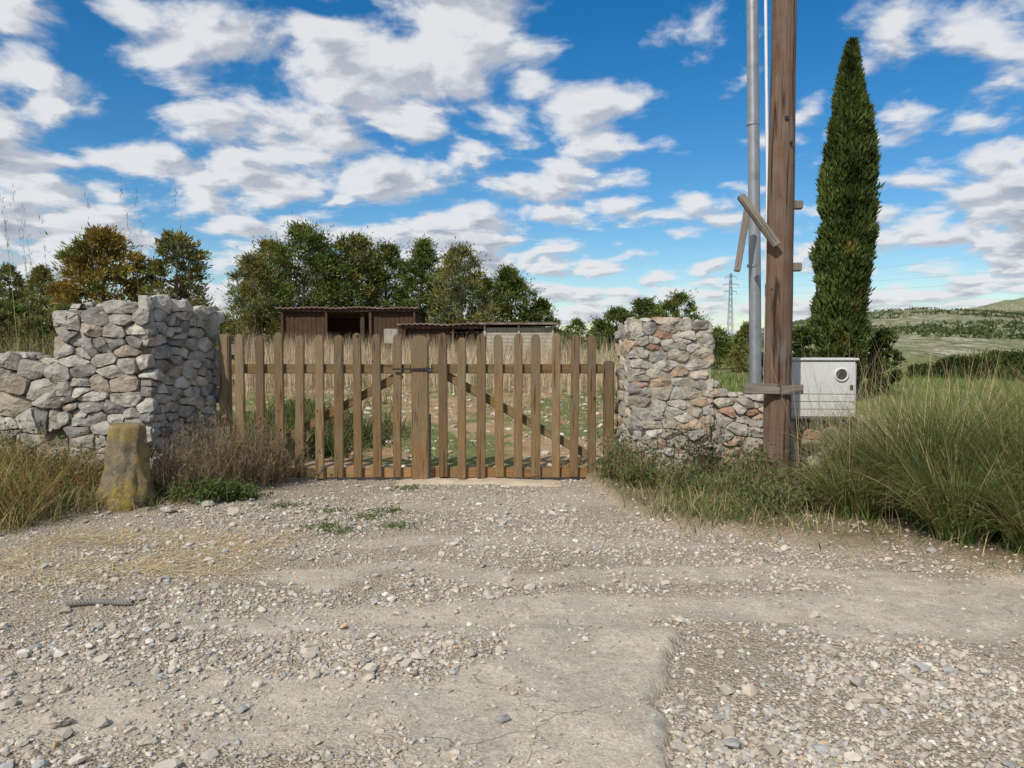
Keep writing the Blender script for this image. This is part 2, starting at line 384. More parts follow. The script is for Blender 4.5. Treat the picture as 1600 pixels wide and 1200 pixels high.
B=([],[],[]); tf=lambda u:2.04
core(B,[(-4.80,8.28),(-3.94,8.28),(-3.60,9.33),(-4.80,9.33)],-.1,[1.98]*4)
masonry(B,(-4.85,8.22),(-3.88,8.22),-.1,tf,.23,.15,1,.04,'L')
masonry(B,(-3.88,8.22),(-3.52,9.33),-.1,tf,.21,.13,2,.035,'L')
masonry(B,(-4.85,9.33),(-4.85,8.22),1.4,tf,.25,.16,3,.04,'L')
capping(B,(-4.8,8.28),(-3.9,8.28),.9,lambda u:2.05,34,'L',.06,.11)
finish(B,"stone_gate_pillar",label="squat rubble limestone pillar at the closed end of the gate wall",category="pillar",group="stone pillars beside the gate")
B=([],[],[]); tf=lambda u:1.46+.06*math.sin(u*2.1)-.14*max(0,(u-3.9)/.6)
core(B,[(-9.4,8.38),(-4.87,8.38),(-4.87,8.85),(-9.4,8.85)],-.1,[1.38,1.24,1.24,1.38])
masonry(B,(-9.4,8.3),(-4.87,8.3),-.1,tf,.30,.22,14,.05,'L')
capping(B,(-9.3,8.36),(-4.95,8.36),.45,lambda u:tf(u)-.02,60,'L',.07,.12)
finish(B,"stone_wall",label="low dry rubble wall of large pale limestone blocks",category="wall")
B=([],[],[]); tf=lambda u:1.89
MC=(.34,.295,.225)
core(B,[(1.375,8.735),(2.265,8.735),(2.265,9.4),(1.295,9.4)],-.1,[1.85]*4,MC)
masonry(B,(1.36,8.72),(2.28,8.72),-.1,tf,.18,.10,5,.024,'R')
masonry(B,(1.28,9.4),(1.36,8.72),-.1,tf,.24,.15,6,.024,'R')
masonry(B,(2.28,8.72),(2.28,9.4),.8,tf,.2,.12,7,.024,'R')
capping(B,(1.4,8.78),(2.22,8.78),.55,lambda u:1.90,26,'R',.05,.09)
finish(B,"stone_gate_pillar",label="rubble limestone pillar with orange stones and crumbling mortar",category="pillar",group="stone pillars beside the gate")
B=([],[],[]); tf=lambda u:float(np.interp(u,[0,.12,.3,.55,.72,1.0,2.6],[1.2,1.08,1.04,1.02,.78,.76,.70]))
core(B,[(2.30,8.80),(2.86,8.80),(2.86,9.25),(2.30,9.25)],-.1,[1.02,.98,.98,1.02],MC)
core(B,[(2.86,8.81),(4.9,8.81),(4.9,9.25),(2.86,9.25)],-.1,[.74,.66,.66,.74],MC)
masonry(B,(2.30,8.76),(4.9,8.76),-.1,tf,.20,.12,8,.03,'R')
capping(B,(2.35,8.8),(4.8,8.8),.4,lambda u:tf(u)-.02,46,'R',.05,.09)
finish(B,"stone_wall",label="low crumbling rubble wall joined to the pillar by the pole",category="wall")
# ---------------------------------------------------------------- wood parts
def beam_mesh(name,w,t,l,mat,bev=.006,jit=0):
    bm=bmesh.new(); bmesh.ops.create_cube(bm,size=1)
    for v in bm.verts: v.co=Vector((v.co.x*w,v.co.y*t,v.co.z*l))+Vector((random.uniform(-jit,jit),random.uniform(-jit,jit),random.uniform(-jit,jit)))
    bmesh.ops.bevel(bm,geom=bm.edges[:],offset=bev,segments=2,affect='EDGES')
    me=bpy.data.meshes.new(name); bm.to_mesh(me); bm.free(); me.materials.append(mat); return me
def beam(name,p0,p1,w,t,mat,parent,jit=0,**k):
    p0=Vector(p0);p1=Vector(p1); d=p1-p0; o=add(name,beam_mesh(name,w,t,d.length,mat,min(w,t)*.14,jit),parent,loc=(p0+p1)/2,**k)
    zz=d.normalized(); yy=Vector((0,1,0)); xx=yy.cross(zz).normalized() if abs(zz.y)<.95 else Vector((1,0,0)); yy=zz.cross(xx)
    o.rotation_euler=Matrix((xx,yy,zz)).transposed().to_euler(); return o
def picket_mesh(w,t,h,mat,arc=.06,bev=.007):
    bm=bmesh.new(); pr=[(-w/2,0),(w/2,0)]
    for i in range(0,9):
        a=math.pi*i/8; pr.append((w/2*math.cos(a),h-arc+arc*math.sin(a)))
    f=bm.faces.new([bm.verts.new((x,-t/2,z)) for x,z in pr])
    e=bmesh.ops.extrude_face_region(bm,geom=[f]); vs=[g for g in e['geom'] if isinstance(g,bmesh.types.BMVert)]
    for v in vs: v.co.y+=t
    bmesh.ops.recalc_face_normals(bm,faces=bm.faces[:])
    ed=[x for x in bm.edges if len(x.link_faces)==2 and x.calc_face_angle(0)>1.0]
    bmesh.ops.bevel(bm,geom=ed,offset=bev,segments=2,affect='EDGES')
    me=bpy.data.meshes.new("picket"); bm.to_mesh(me); bm.free(); me.materials.append(mat); return me
GY=9.1
pm=[picket_mesh(.104+random.uniform(-.009,.005),.045,1.70+random.uniform(-.02,.018),M_wood) for _ in range(9)]
def leaf(name,x0,xs_,xa,xb,br,label):
    e=add(name,None,loc=(x0,GY,0),label=label,category="gate",group="leaves of the wooden gate")
    for i,xx in enumerate(xs_):
        add("picket",pm[i%9],e,loc=(xx-x0+random.uniform(-.009,.009),-.03,.03+random.uniform(-.014,.014)),rot=(R(random.uniform(-.3,.3)),R(random.uniform(-.7,.7)),R(random.uniform(-3,3))))
    beam("rail",(xa-x0,.022,1.325),(xb-x0,.022,1.325),.11,.045,M_wood,e)
    beam("rail",(xa-x0,.022,.085),(xb-x0,.022,.085),.12,.045,M_woodr,e)
    beam("brace",(br[0]-x0,.067,br[1]),(br[2]-x0,.067,br[3]),.10,.042,M_wood,e)
    return e
L=leaf("gate_leaf",-3.33,[-3.22+i*.232 for i in range(9)],-3.32,-1.2,(-3.2,.22,-1.32,1.26),"weathered picket gate leaf with rising diagonal brace, shut")
Rr=leaf("gate_leaf",1.10,[-.811+i*.2205 for i in range(9)],-.96,1.08,(-.80,1.25,.94,.27),"weathered picket gate leaf with thick meeting post, shut")
add("meeting_post",picket_mesh(.205,.10,1.71,M_wood,.075,.012),Rr,loc=(-1.085-1.10,-.03,.01))
add("drop_bolt",beam_mesh("drop_bolt",.018,.018,.75,M_dark,.003),Rr,loc=(-.965-1.10,-.07,.42))
beam("latch",(-1.40-1.10,-.10,1.325),(-.92-1.10,-.10,1.33),.018,.022,M_dark,Rr)
beam("latch",(-1.02-1.10,-.10,1.34),(-.95-1.10,-.10,1.28),.035,.02,M_dark,Rr)
add("gate_post",picket_mesh(.12,.12,1.74,M_wood,.03,.012),loc=(-3.42,9.16,0),label="square weathered timber gate post against the stone pillar",category="gate post",group="gate hinge posts")
add("gate_post",picket_mesh(.12,.12,1.42,M_wood,.03,.012),loc=(1.16,9.2,0),label="short weathered timber gate post against the stone pillar",category="gate post",group="gate hinge posts")
n1,n2=60,14; V=[];F=[]
for j in range(n2):
    for i in range(n1):
        u=i/(n1-1); v=j/(n2-1); x=-1.45+2.1*u; y=8.72+.5*v+.1*math.sin(u*5)
        e=min(u*6,(1-u)*6,v*4,(1-v)*4,1); V.append((x,y,Hs(x,y)+.05*e*(0.8+.4*noise.noise(Vector((x*3,y*3,0))))-.01))
for j in range(n2-1):
    for i in range(n1-1): a=j*n1+i; F.append((a,a+1,a+n1+1,a+n1))
M_conc=mat_basic("sandy_concrete",(.48,.395,.285),.95,6,.18,60,.5,.01,spots=((4,.55,.7,(.33,.28,.21)),))
add("concrete_threshold",py_mesh("concrete_threshold",V,F,M_conc,None,True),kind="structure",label="low sandy concrete threshold under the gate",category="threshold")
# ---------------------------------------------------------------- lathe / tubes
def lathe(prof,seg,nz=0,ns=3.,nvec=(1,1,1)):
    V=[];F=[]
    for r,z in prof:
        for i in range(seg):
            a=2*math.pi*i/seg; d=Vector((math.cos(a),math.sin(a),z))
            rr=r*(1+nz*noise.noise(Vector((d.x*ns*nvec[0],d.y*ns*nvec[1],z*ns*nvec[2]))))
            V.append((rr*math.cos(a),rr*math.sin(a),z))
    for j in range(len(prof)-1):
        for i in range(seg):
            a=j*seg+i; b=j*seg+(i+1)%seg; F.append((a,b,b+seg,a+seg))
    F.append(tuple((len(prof)-1)*seg+i for i in range(seg)))
    return V,F
def tube(V,F,pts,rad,seg=6):
    b0=len(V)
    for k,p in enumerate(pts):
        p=Vector(p); d=(Vector(pts[min(k+1,len(pts)-1)])-Vector(pts[max(k-1,0)])).normalized()
        s_=d.cross(Vector((.3,.9,.1)) if abs(d.y)<.9 else Vector((1,0,0))).normalized(); t=d.cross(s_)
        for i in range(seg):
            a=2*math.pi*i/seg; V.append((p+(s_*math.cos(a)+t*math.sin(a))*rad[k])[:])
    for k in range(len(pts)-1):
        for i in range(seg):
            a=b0+k*seg+i; b=b0+k*seg+(i+1)%seg; F.append((a,b,b+seg,a+seg))
zz=np.linspace(-.05,.74,34); pr=[(float(np.interp(z,[-.05,.05,.15,.35,.55,.68,.74],[.265,.26,.24,.205,.18,.165,.16])),float(z)) for z in zz]+[(.155,.765),(.13,.785),(.08,.79),(.03,.79)]
V,F=lathe(pr,44,.18,4.5)
M_bol=mat_basic("lichen_concrete",(.19,.155,.10),.95,7,.4,40,1.,.015,spots=((2.6,.44,.58,(.30,.22,.06)),(6,.53,.66,(.12,.10,.07)),(14,.60,.7,(.38,.34,.27))))
add("stone_bollard",py_mesh("stone_bollard",V,F,M_bol,None,True),loc=(-3.80,7.5,Hs(-3.8,7.5)-.02),rot=(R(-1),R(1.5),0),label="tapered stone bollard with yellow lichen before the wall",category="bollard")
px,pyy=2.84,8.2; e=add("utility_pole",None,loc=(px,pyy,0),label="brown wooden utility pole with grey tie timbers",category="utility pole")
zz=np.linspace(-.1,8.2,110); V,F=lathe([(.145-.004*z,float(z)) for z in zz],60,.07,4.,(1,1,.25))
def chk(v):
    a=math.atan2(v[1],v[0]); c_=max(0,.07-abs(noise.noise(Vector((a*3.2,v[2]*.22,4)))))/.07; return 1-.07*c_
V=[(v[0]*chk(v),v[1]*chk(v),v[2]) for v in V]
add("shaft",py_mesh("shaft",V,F,M_pole,None,True),e)
beam("brace",(2.37-px,-.14,3.16),(2.74-px,-.2,2.63),.085,.06,M_grey,e,.006,label="weathered grey diagonal timber")
beam("brace",(2.60-px,.35,3.12),(2.49-px,.35,2.42),.07,.05,M_grey,e,.006)
beam("brace",(2.43-px,-.16,1.155),(2.80-px,-.17,1.145),.11,.05,M_grey,e,.004,label="short grey board nailed across the pole")
beam("brace",(2.82-px,-.17,1.13),(3.06-px,-.12,1.14),.10,.05,M_grey,e,.004)
for z in (3.08,2.43): beam("bracket",(3.0-px-.02,-.02,z-.045),(3.0-px-.02,-.02,z+.045),.16,.07,M_grey,e)
beam("bolt",(.0,-.13,3.95),(.0,-.15,3.95),.04,.04,M_dark,e)
beam("bolt",(.05,-.13,3.70),(.05,-.15,3.70),.03,.03,M_dark,e)
e=add("steel_mast",None,loc=(2.82,8.86,.9),label="galvanised steel mast with a thin white conduit, set in the wall",category="mast")
V=[];F=[]; tube(V,F,[(0,0,-.2),(-.03,0,1.3),(-.16,0,6.5)],[.068,.068,.062],20)
add("tube",py_mesh("tube",V,F,M_galv,None,True),e)
V=[];F=[]; tube(V,F,[(.085,-.05,0),(.085,-.05,1.0),(.075,-.05,2.6),(-.03,-.05,6.5)],[.017]*4,10)
add("conduit",py_mesh("conduit",V,F,M_pvc,None,True),e)
for z in (1.6,3.2):
    V=[];F=[]; tube(V,F,[(-.03-z*.02+.01,0,z),(-.03-z*.02+.01,0,z+.03)],[.073,.073],20)
    add("clamp",py_mesh("clamp",V,F,M_galv,None,True),e)
bx,by,bz=3.49,8.62,.775; e=add("electric_meter_box",None,loc=(bx,by,bz),rot=(0,0,R(-4)),label="off-white electric meter box with round window on the low wall",category="meter box")
def boxm(name,w,d,h,mat,bev=.01): return beam_mesh(name,w,d,h,mat,bev)
add("body",boxm("body",.74,.26,.66,M_plast,.014),e,loc=(0,.13,.33))
bm=bmesh.new()
def bmbox(bm,cx,cy,cz,w,d,h):
    r=bmesh.ops.create_cube(bm,size=1)
    for v in r['verts']: v.co=Vector((v.co.x*w+cx,v.co.y*d+cy,v.co.z*h+cz))
bmbox(bm,0,-.006,.50,.70,.018,.28)
for i in range(4): bmbox(bm,0,-.006,.322-i*.085,.70,.018,.078)
bmesh.ops.bevel(bm,geom=bm.edges[:],offset=.003,segments=1,affect='EDGES')
me=bpy.data.meshes.new("door"); bm.to_mesh(me); bm.free(); me.materials.append(M_plast); d=add("door",me,e)
V=[];F=[]; segn=36
for r_,yy in ((.078,-.015),(.078,-.030),(.062,-.030),(.058,-.018)):
    for i in range(segn): a=2*math.pi*i/segn; V.append((.20+r_*math.cos(a),yy,.50+r_*math.sin(a)))
for j in range(3):
    for i in range(segn): a=j*segn+i; b=j*segn+(i+1)%segn; F.append((a,b,b+segn,a+segn))
add("window_rim",py_mesh("window_rim",V,F,M_plast,None,True),d)
V=[(.20+.060*math.cos(2*math.pi*i/segn),-.019,.50+.060*math.sin(2*math.pi*i/segn)) for i in range(segn)]
add("window_glass",py_mesh("window_glass",V,[tuple(range(segn))],M_glass),d)
add("lid",boxm("lid",.77,.30,.03,M_plast,.008),e,loc=(0,.115,.672))
add("lock",boxm("lock",.03,.02,.05,M_dark,.004),d,loc=(.31,-.022,.36))
V=[];F=[]
for k in range(3):
    pts=[]
    for i in range(60):
        t=i/59; a=t*40+k*2.09; x=-2.72+.38*t; y=4.62+.07*t+.02*math.sin(t*5); pts.append((x,y+.011*math.cos(a),.022+Hs(x,y)+.011*math.sin(a)))
    tube(V,F,pts,[.009]*60,6)
add("rope_piece",py_mesh("rope_piece",V,F,mat_basic("old_rope",(.20,.185,.165),.95),None,True),label="frayed piece of grey rope lying on gravel",category="rope")
# ---------------------------------------------------------------- vegetation
def norm(a): return a/np.maximum(np.linalg.norm(a,axis=1),1e-9)[:,None]
def leaves(P,D,L_,Wd,C):
    n=len(P); D=norm(D); s_=norm(np.cross(D,rng.normal(size=(n,3))))
    L_=np.broadcast_to(L_,(n,))[:,None]; Wd=np.broadcast_to(Wd,(n,))[:,None]
    V=np.stack([P,P+D*L_*.45+s_*Wd*.5,P+D*L_,P+D*L_*.45-s_*Wd*.5],1).reshape(-1,3)
    F=(np.arange(n)*4)[:,None]+np.arange(4)[None]
    return V,F,np.repeat(C,4,axis=0)
def blades(base,length,width,az,lean,bend,col,seg=4,tipcol=None):
    n=len(base); p=base.copy(); rowsV=[];rowsC=[]
    sa=az+np.pi/2+rng.uniform(-.9,.9,n); side=np.stack([np.cos(sa),np.sin(sa),np.zeros(n)],1)
    for k in range(seg+1):
        t=k/seg; w=(width*(1-t)**.6*.5+.0003)[:,None]
        rowsV.append(p-side*w); rowsV.append(p+side*w)
        c=col if tipcol is None else col*(1-t)+tipcol*t
        rowsC+= [c,c]
        th=lean+bend*t; step=(length/seg)[:,None]
        p=p+np.stack([np.sin(th)*np.cos(az),np.sin(th)*np.sin(az),np.cos(th)],1)*step
    V=np.stack(rowsV,1).reshape(-1,3); C=np.stack(rowsC,1).reshape(-1,3); m=2*(seg+1)
    q=[]
    for k in range(seg): q.append([2*k,2*k+1,2*k+3,2*k+2])
    F=((np.arange(n)*m)[:,None,None]+np.array(q)[None]).reshape(-1,4)
    return V,F,C
def jit(n,c,v=.25):
    return np.array(c)[None]*(1+rng.uniform(-v,v,(n,1)))*(1+rng.uniform(-.1,.1,(n,3)))
def tree(name,x,y,H,W,cb,col,col2,nl,label,cat="tree",group=None,clumps=90,ll=.2,lw=.055,z=None,cone=.5):
    z0=Hs(x,y) if z is None else z
    e=add(name,None,loc=(x,y,z0-.05),label=label,category=cat,group=group)
    V=[];F=[]; bend=random.uniform(-.05,.05)*H
    N=8; tp=[(bend*(k/N)**2+random.uniform(-.02,.02)*H*.3,random.uniform(-.02,.02)*H*.3,H*.9*k/N) for k in range(N+1)]
    r0=.018*H+.02; tube(V,F,tp,[r0*(1-.9*k/N) for k in range(N+1)],8)
    cs=[];rs=[]; nsd=random.uniform(0,50)
    for i in range(clumps):
        t=(i+random.random())/clumps; t=t**.9; zc=H*(cb+(1-cb)*t)*.97
        prof=(min(1,(t+.12)/.3)**.6)*(max(0.02,1-t)**(.35+cone*.5))*1.08
        a=random.uniform(0,6.283); lob=.86+.55*noise.noise(Vector((math.cos(a)*1.4+nsd,math.sin(a)*1.4,t*3.5)))
        rr=W*.5*prof*lob*random.uniform(.3,1.0)**.6
        cs.append((bend*(zc/H)**2+rr*math.cos(a),rr*math.sin(a),zc)); rs.append(W*random.uniform(.045,.10)*(1-.3*t))
    for i in range(0,clumps,4):
        c=Vector(cs[i]); zs=max(H*cb*.7,c.z-.35*c.xy.length-.15*H*random.random()); k=zs/(H*.9)*N; k0=int(min(k,N-1)); a=Vector(tp[k0]).lerp(Vector(tp[k0+1]),min(1,k-k0))
        mid=a.lerp(c,.5)+Vector((0,0,-.04*H)); tube(V,F,[a,mid,c],[r0*.35,r0*.22,r0*.08],5)
    add("trunk",py_mesh("trunk",V,F,M_bark,None,True),e)
    cs=np.array(cs);rs=np.array(rs); idx=rng.integers(0,clumps,nl)
    d=norm(rng.normal(size=(nl,3))); rad=rs[idx]*np.abs(rng.normal(size=nl))*.85
    P=cs[idx]+d*rad[:,None]*np.array([1.35,1.35,.75])
    out=cs[idx]*np.array([1,1,0]); out=norm(out+1e-4)
    D=d*.6+out*.5+np.array([0,0,.7])+rng.normal(size=(nl,3))*.4
    cj=rng.uniform(.6,1.4,clumps)[idx]; m=(rng.uniform(0,1,clumps)[idx]<.45)[:,None]
    C=np.where(m,np.array(col2)[None],np.array(col)[None])*cj[:,None]*rng.uniform(.7,1.35,(nl,1))
    V,F,C=leaves(P,D,rng.uniform(.6,1.2,nl)*ll,lw,C)
    add("crown",fast_mesh("crown",V,F,M_leaf,C),e); return e
G1=(.085,.118,.030);G2=(.15,.175,.048);OL=(.21,.195,.06);OR=(.27,.195,.05);GR=(.18,.20,.095)
PG="pines behind the sheds"
def pt(px_,d): return (px_-800)/1200*d
def tt(px_,wpx,ty,d,cb,a,b,nl,lab,**k):
    x=pt(px_,d); z0=Hs(x,d); top=1.6+(540-ty)/1200*d; tree("pine_tree",x,d,top-z0,wpx/1200*d*1.38,cb,a,b,nl,lab,group=k.pop('g',PG),**k)
tt(162,128,358,26,.2,OR,G2,17000,"rusty brown and green pine behind the stone wall",g="pines behind the wall",clumps=130,cone=.1)
tt(278,85,362,26,.2,OL,GR,9000,"airy olive pine behind the stone wall",g="pines behind the wall",clumps=90,cone=.1)
tt(400,105,398,37,.05,GR,OL,10000,"pale airy pine beside the dark pines",clumps=110)
tt(474,150,350,39,.05,G1,G2,22000,"tall dense dark green pine behind the shed",clumps=190,cone=.2)
tt(425,105,376,40,.05,G2,OR,14000,"dense rusty tinged pine behind the shed",clumps=140,cone=.3)
tt(548,125,366,41,.05,G1,OL,18000,"dense olive green pine behind the shed",clumps=160,cone=.3)
tt(602,105,380,42,.05,G1,G2,15000,"dark green pine behind the shed",clumps=140,cone=.3)
tt(655,98,372,40,.05,G1,G2,14000,"slender dark green pine behind the shed",clumps=140,cone=.7)
tt(722,108,384,36,.05,OL,GR,15000,"olive green pine with bare grey twigs",clumps=150,cone=.3)
tt(800,100,417,38,.05,G1,G2,13000,"broad dark pine beside the pale shed",clumps=130,cone=.6)
tt(762,85,434,42,.05,G1,G2,9000,"dark green pine behind the shed")
tt(690,90,420,44,.05,G1,G2,9000,"dark green pine behind the shed")
tt(510,110,400,45,.05,G1,G2,10000,"dark green pine behind the shed")
tt(580,100,405,46,.05,G1,G2,10000,"dark green pine behind the shed")
tt(845,60,468,38,.05,G1,G2,6000,"low dark green pine behind the pale shed")
tt(962,70,482,42,.05,G2,G1,8000,"small green pine behind the pillar",g="pines beyond the pillar",cone=.2)
tt(1005,80,468,42,.05,G2,G1,10000,"small green pine behind the pillar",g="pines beyond the pillar",cone=.2)
tt(1058,80,458,43,.05,G2,G1,10000,"small green pine behind the pillar",g="pines beyond the pillar",cone=.2)
tt(1120,70,512,48,.05,G2,G1,5000,"low green pine in the field",g="pines beyond the pillar")
tt(1165,50,504,44,.05,G2,OL,5000,"low green pine in the field",g="pines beyond the pillar")
tt(20,50,414,45,.1,GR,G2,5000,"small distant pine on the rise",g="pines on the rise")
tt(68,50,416,44,.1,G2,OL,5000,"small distant pine on the rise",g="pines on the rise")
tt(900,45,498,60,.05,G2,G1,3500,"small distant green pine in the field",g="distant pines")
tt(930,40,510,64,.05,G1,G2,3000,"small distant green pine in the field",g="distant pines")
def shrub(x,y,H,W,a,b,nl,lab,g,ll=.1,lw=.04,name="shrub",clumps=70):
    tree(name,x,y,H,W,.03,a,b,nl,lab,"shrub",g,clumps,ll=ll,lw=lw,cone=.0)
SG="shrubs behind the wall"
for (px_,d,ty,w) in [(15,15,472,120),(70,14,486,110),(40,20,452,130),(110,22,474,120),(330,22,478,70),(-40,16,457,140)]:
    x=pt(px_,d); z0=Hs(x,d); shrub(x,d,1.6+(540-ty)/1200*d-z0,w/1200*d*1.1,(.12,.15,.045),(.19,.19,.07),9000,"olive green shrub growing behind the stone wall",SG)
for (px_,d,ty,w) in [(1376,24,514,62),(1255,27,508,50),(1500,34,558,90),(1555,33,550,110),(1610,32,550,110),(1665,33,550,120),(1440,36,570,50),(1215,30,530,60)]:
    x=pt(px_,d); z0=Hs(x,d); shrub(x,d,1.6+(540-ty)/1200*d-z0,w/1200*d*1.1,(.055,.08,.023),(.09,.115,.033),7000,"dark green shrub in the open field","shrubs in the open field",.14,.05)
def cypress(x,y,H):
    z0=Hs(x,y); e=add("cypress_tree",None,loc=(x,y,z0-.05),label="tall slender dark green cypress standing in the field",category="cypress")
    V=[];F=[]; tube(V,F,[(0,0,0),(0,0,1.2),(.1,0,H*.6)],[.16,.13,.05],8); add("trunk",py_mesh("trunk",V,F,M_bark,None,True),e)
    allV=[];allF=[];allC=[];off=0
    PT=[0,.05,.15,.35,.55,.67,.76,.85,.93,.97,1]; PR=[.3,.62,.82,.95,1,.92,.72,.48,.24,.12,.02]
    def col(cx0,cx1,cy,zb,zt,r,n,seed):
        nonlocal off
        t=rng.uniform(0,1,n)**.95; a=rng.uniform(0,2*np.pi,n)
        prof=np.interp(t,PT,PR)
        l1=vnoise(a/(2*np.pi)*7+50,t*10,seed); l2=vnoise(a/(2*np.pi)*15+50,t*30,seed+1)
        lob=.56+.58*l1+.34*l2
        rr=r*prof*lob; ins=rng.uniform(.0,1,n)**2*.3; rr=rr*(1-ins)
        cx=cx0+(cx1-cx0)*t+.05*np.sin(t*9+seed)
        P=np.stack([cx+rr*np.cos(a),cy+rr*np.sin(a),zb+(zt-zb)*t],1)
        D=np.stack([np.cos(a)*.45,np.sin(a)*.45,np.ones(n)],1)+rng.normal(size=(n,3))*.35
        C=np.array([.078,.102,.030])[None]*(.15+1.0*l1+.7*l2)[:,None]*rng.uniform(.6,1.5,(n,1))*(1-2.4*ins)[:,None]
        br=(vnoise(a*2+50,t*12,seed+5)>.84)&(t<.55); C[br]=C[br]*[1.6,1.05,.9]
        V,F,C=leaves(P,D,rng.uniform(.10,.26,n),.05,C); allV.append(V);allF.append(F+off);allC.append(C); off+=len(V)
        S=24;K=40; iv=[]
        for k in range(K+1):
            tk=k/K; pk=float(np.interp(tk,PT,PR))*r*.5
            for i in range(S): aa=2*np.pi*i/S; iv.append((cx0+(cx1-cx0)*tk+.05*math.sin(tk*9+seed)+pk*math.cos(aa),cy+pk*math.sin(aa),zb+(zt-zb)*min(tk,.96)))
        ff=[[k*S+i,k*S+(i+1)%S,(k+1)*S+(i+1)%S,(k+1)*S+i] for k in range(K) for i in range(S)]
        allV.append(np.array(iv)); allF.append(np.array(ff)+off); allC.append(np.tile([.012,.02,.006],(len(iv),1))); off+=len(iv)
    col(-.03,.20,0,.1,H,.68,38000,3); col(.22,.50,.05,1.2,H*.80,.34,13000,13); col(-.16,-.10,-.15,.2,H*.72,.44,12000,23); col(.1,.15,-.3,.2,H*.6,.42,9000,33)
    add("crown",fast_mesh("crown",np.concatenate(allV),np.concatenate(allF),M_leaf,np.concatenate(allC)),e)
cypress(9.38,22,10.0-Hs(9.38,22)+.1)
def tussock(x,y,n,Lm,seed,rb=.22):
    a=rng.uniform(0,2*np.pi,n); r=rb*np.sqrt(rng.uniform(0,1,n)); b=np.stack([r*np.cos(a),r*np.sin(a),np.full(n,-.03)],1)
    az=a+rng.normal(size=n)*.6; L_=Lm*rng.uniform(.5,1.15,n); lean=rng.uniform(.02,.55,n); bend=rng.uniform(.3,1.8,n)
    c=jit(n,(.12,.175,.045),.45); dry=rng.uniform(size=n)<.22; c[dry]=jit(dry.sum(),(.48,.39,.22),.25)
    tip=c*.72+np.array([.34,.31,.14])*.28
    V,F,C=blades(b,L_,rng.uniform(.005,.011,n),az,lean,bend,c,6,tip)
    add("grass_tussock",fast_mesh("grass_tussock",V,F,M_grass,C),loc=(x,y,Hs(x,y)),label="large arching green esparto grass tussock on the verge",category="grass tussock",group="grass tussocks on the verge")
for i,(x,y,n,l) in enumerate([(3.6,6.6,2400,1.3),(4.2,6.2,2300,1.22),(4.2,7.2,2200,1.32),(5.0,6.7,2100,1.42),(3.5,7.5,1600,1.0),(4.4,5.6,2000,1.12),(5.6,7.3,1700,1.5),(3.05,6.75,1200,.7),(3.5,5.95,1600,.85),(5.6,8.4,1100,1.35),(3.85,5.5,1300,.8),(4.9,5.2,1300,.9)]): tussock(x,y,n,l,i,.16+.03*l)
def grass_patch(name,n,region,Lr,wr,c1,c2,fr,lean,bend,label,seg=3,dens_=None,cat="grass"):
    x=rng.uniform(region[0],region[1],n); y=rng.uniform(region[2],region[3],n)
    if dens_ is not None:
        k=rng.uniform(size=n)<dens_(x,y); x=x[k];y=y[k]; n=len(x)
    b=np.stack([x,y,hgt(x,y)-.01],1); c=jit(n,c1,.3); d=rng.uniform(size=n)<fr; c[d]=jit(int(d.sum()),c2,.25)
    V,F,C=blades(b,rng.uniform(*Lr,n),rng.uniform(*wr,n),rng.uniform(0,6.28,n),rng.uniform(*lean,n),rng.uniform(*bend,n),c,seg)
    add(name,fast_mesh(name,V,F,M_grass,C),kind="stuff",label=label,category=cat)
cl=lambda s_,f=1.6,lo=.4,hi=.6:(lambda x,y:sstep(lo,hi,fbm(x*f,y*f,3,s_)))
vr=lambda x,y:verge_r(x,y)*(y<8.75)*(.15+.85*cl(41)(x,y))
vl=lambda x,y:verge_l(x,y)*(y<8.3)*(.15+.85*cl(42)(x,y))
grass_patch("verge_grass",34000,(.8,6.5,4.8,8.75),(.05,.28),(.004,.009),(.12,.165,.045),(.44,.35,.20),.42,(.1,.9),(.2,1.2),"mixed green and dry grass along the wall foot",dens_=vr)
grass_patch("verge_grass",40000,(-7.5,-2.4,5.8,8.6),(.06,.30),(.004,.009),(.12,.155,.045),(.46,.36,.19),.55,(.1,1.0),(.2,1.3),"dry and green grass below the stone wall",dens_=vl)
grass_patch("dry_grass",7000,(-7,-4.2,6.5,8.1),(.3,.8),(.004,.008),(.16,.19,.05),(.46,.33,.15),.6,(.1,.7),(.3,1.3),"tall dry grass against the stone wall",4,cl(55,1.8,.3,.55))
grass_patch("straw",8000,(-4.6,-1.9,4.9,6.5),(.12,.45),(.004,.009),(.66,.54,.32),(.56,.46,.28),.5,(1.40,1.55),(-.05,.08),"loose straw lying on the gravel",2,lambda x,y:sstep(.42,.60,fbm(x*1.2,y*3.0,3,61)),"straw")
x=[];y=[]
cc=[(-1.75,7.35),(-1.35,7.1),(-1.2,7.35),(-1.0,6.75),(-1.5,6.6),(-2.3,7.6),(-1.2,8.6),(-1.7,6.75)]
for (a,b) in cc:
    n=200; x.append(a+rng.normal(size=n)*.10); y.append(b+rng.normal(size=n)*.08)
x=np.concatenate(x);y=np.concatenate(y);n=len(x)
V,F,C=blades(np.stack([x,y,hgt(x,y)],1),rng.uniform(.02,.06,n),rng.uniform(.006,.012,n),rng.uniform(0,6.28,n),rng.uniform(.5,1.3,n),rng.uniform(0,.5,n),jit(n,(.11,.15,.045),.3),2)
add("track_weeds",fast_mesh("track_weeds",V,F,M_grass,C),kind="stuff",label="small green weeds sprouting through the gravel",category="weeds")
grass_patch("field_grass",32000,(-9,5,9.5,22),(.04,.13),(.006,.014),(.15,.18,.05),(.46,.36,.2),.35,(.2,1.0),(.2,.8),"short green and dry grass in the field",2,cl(71,.8,.47,.63))
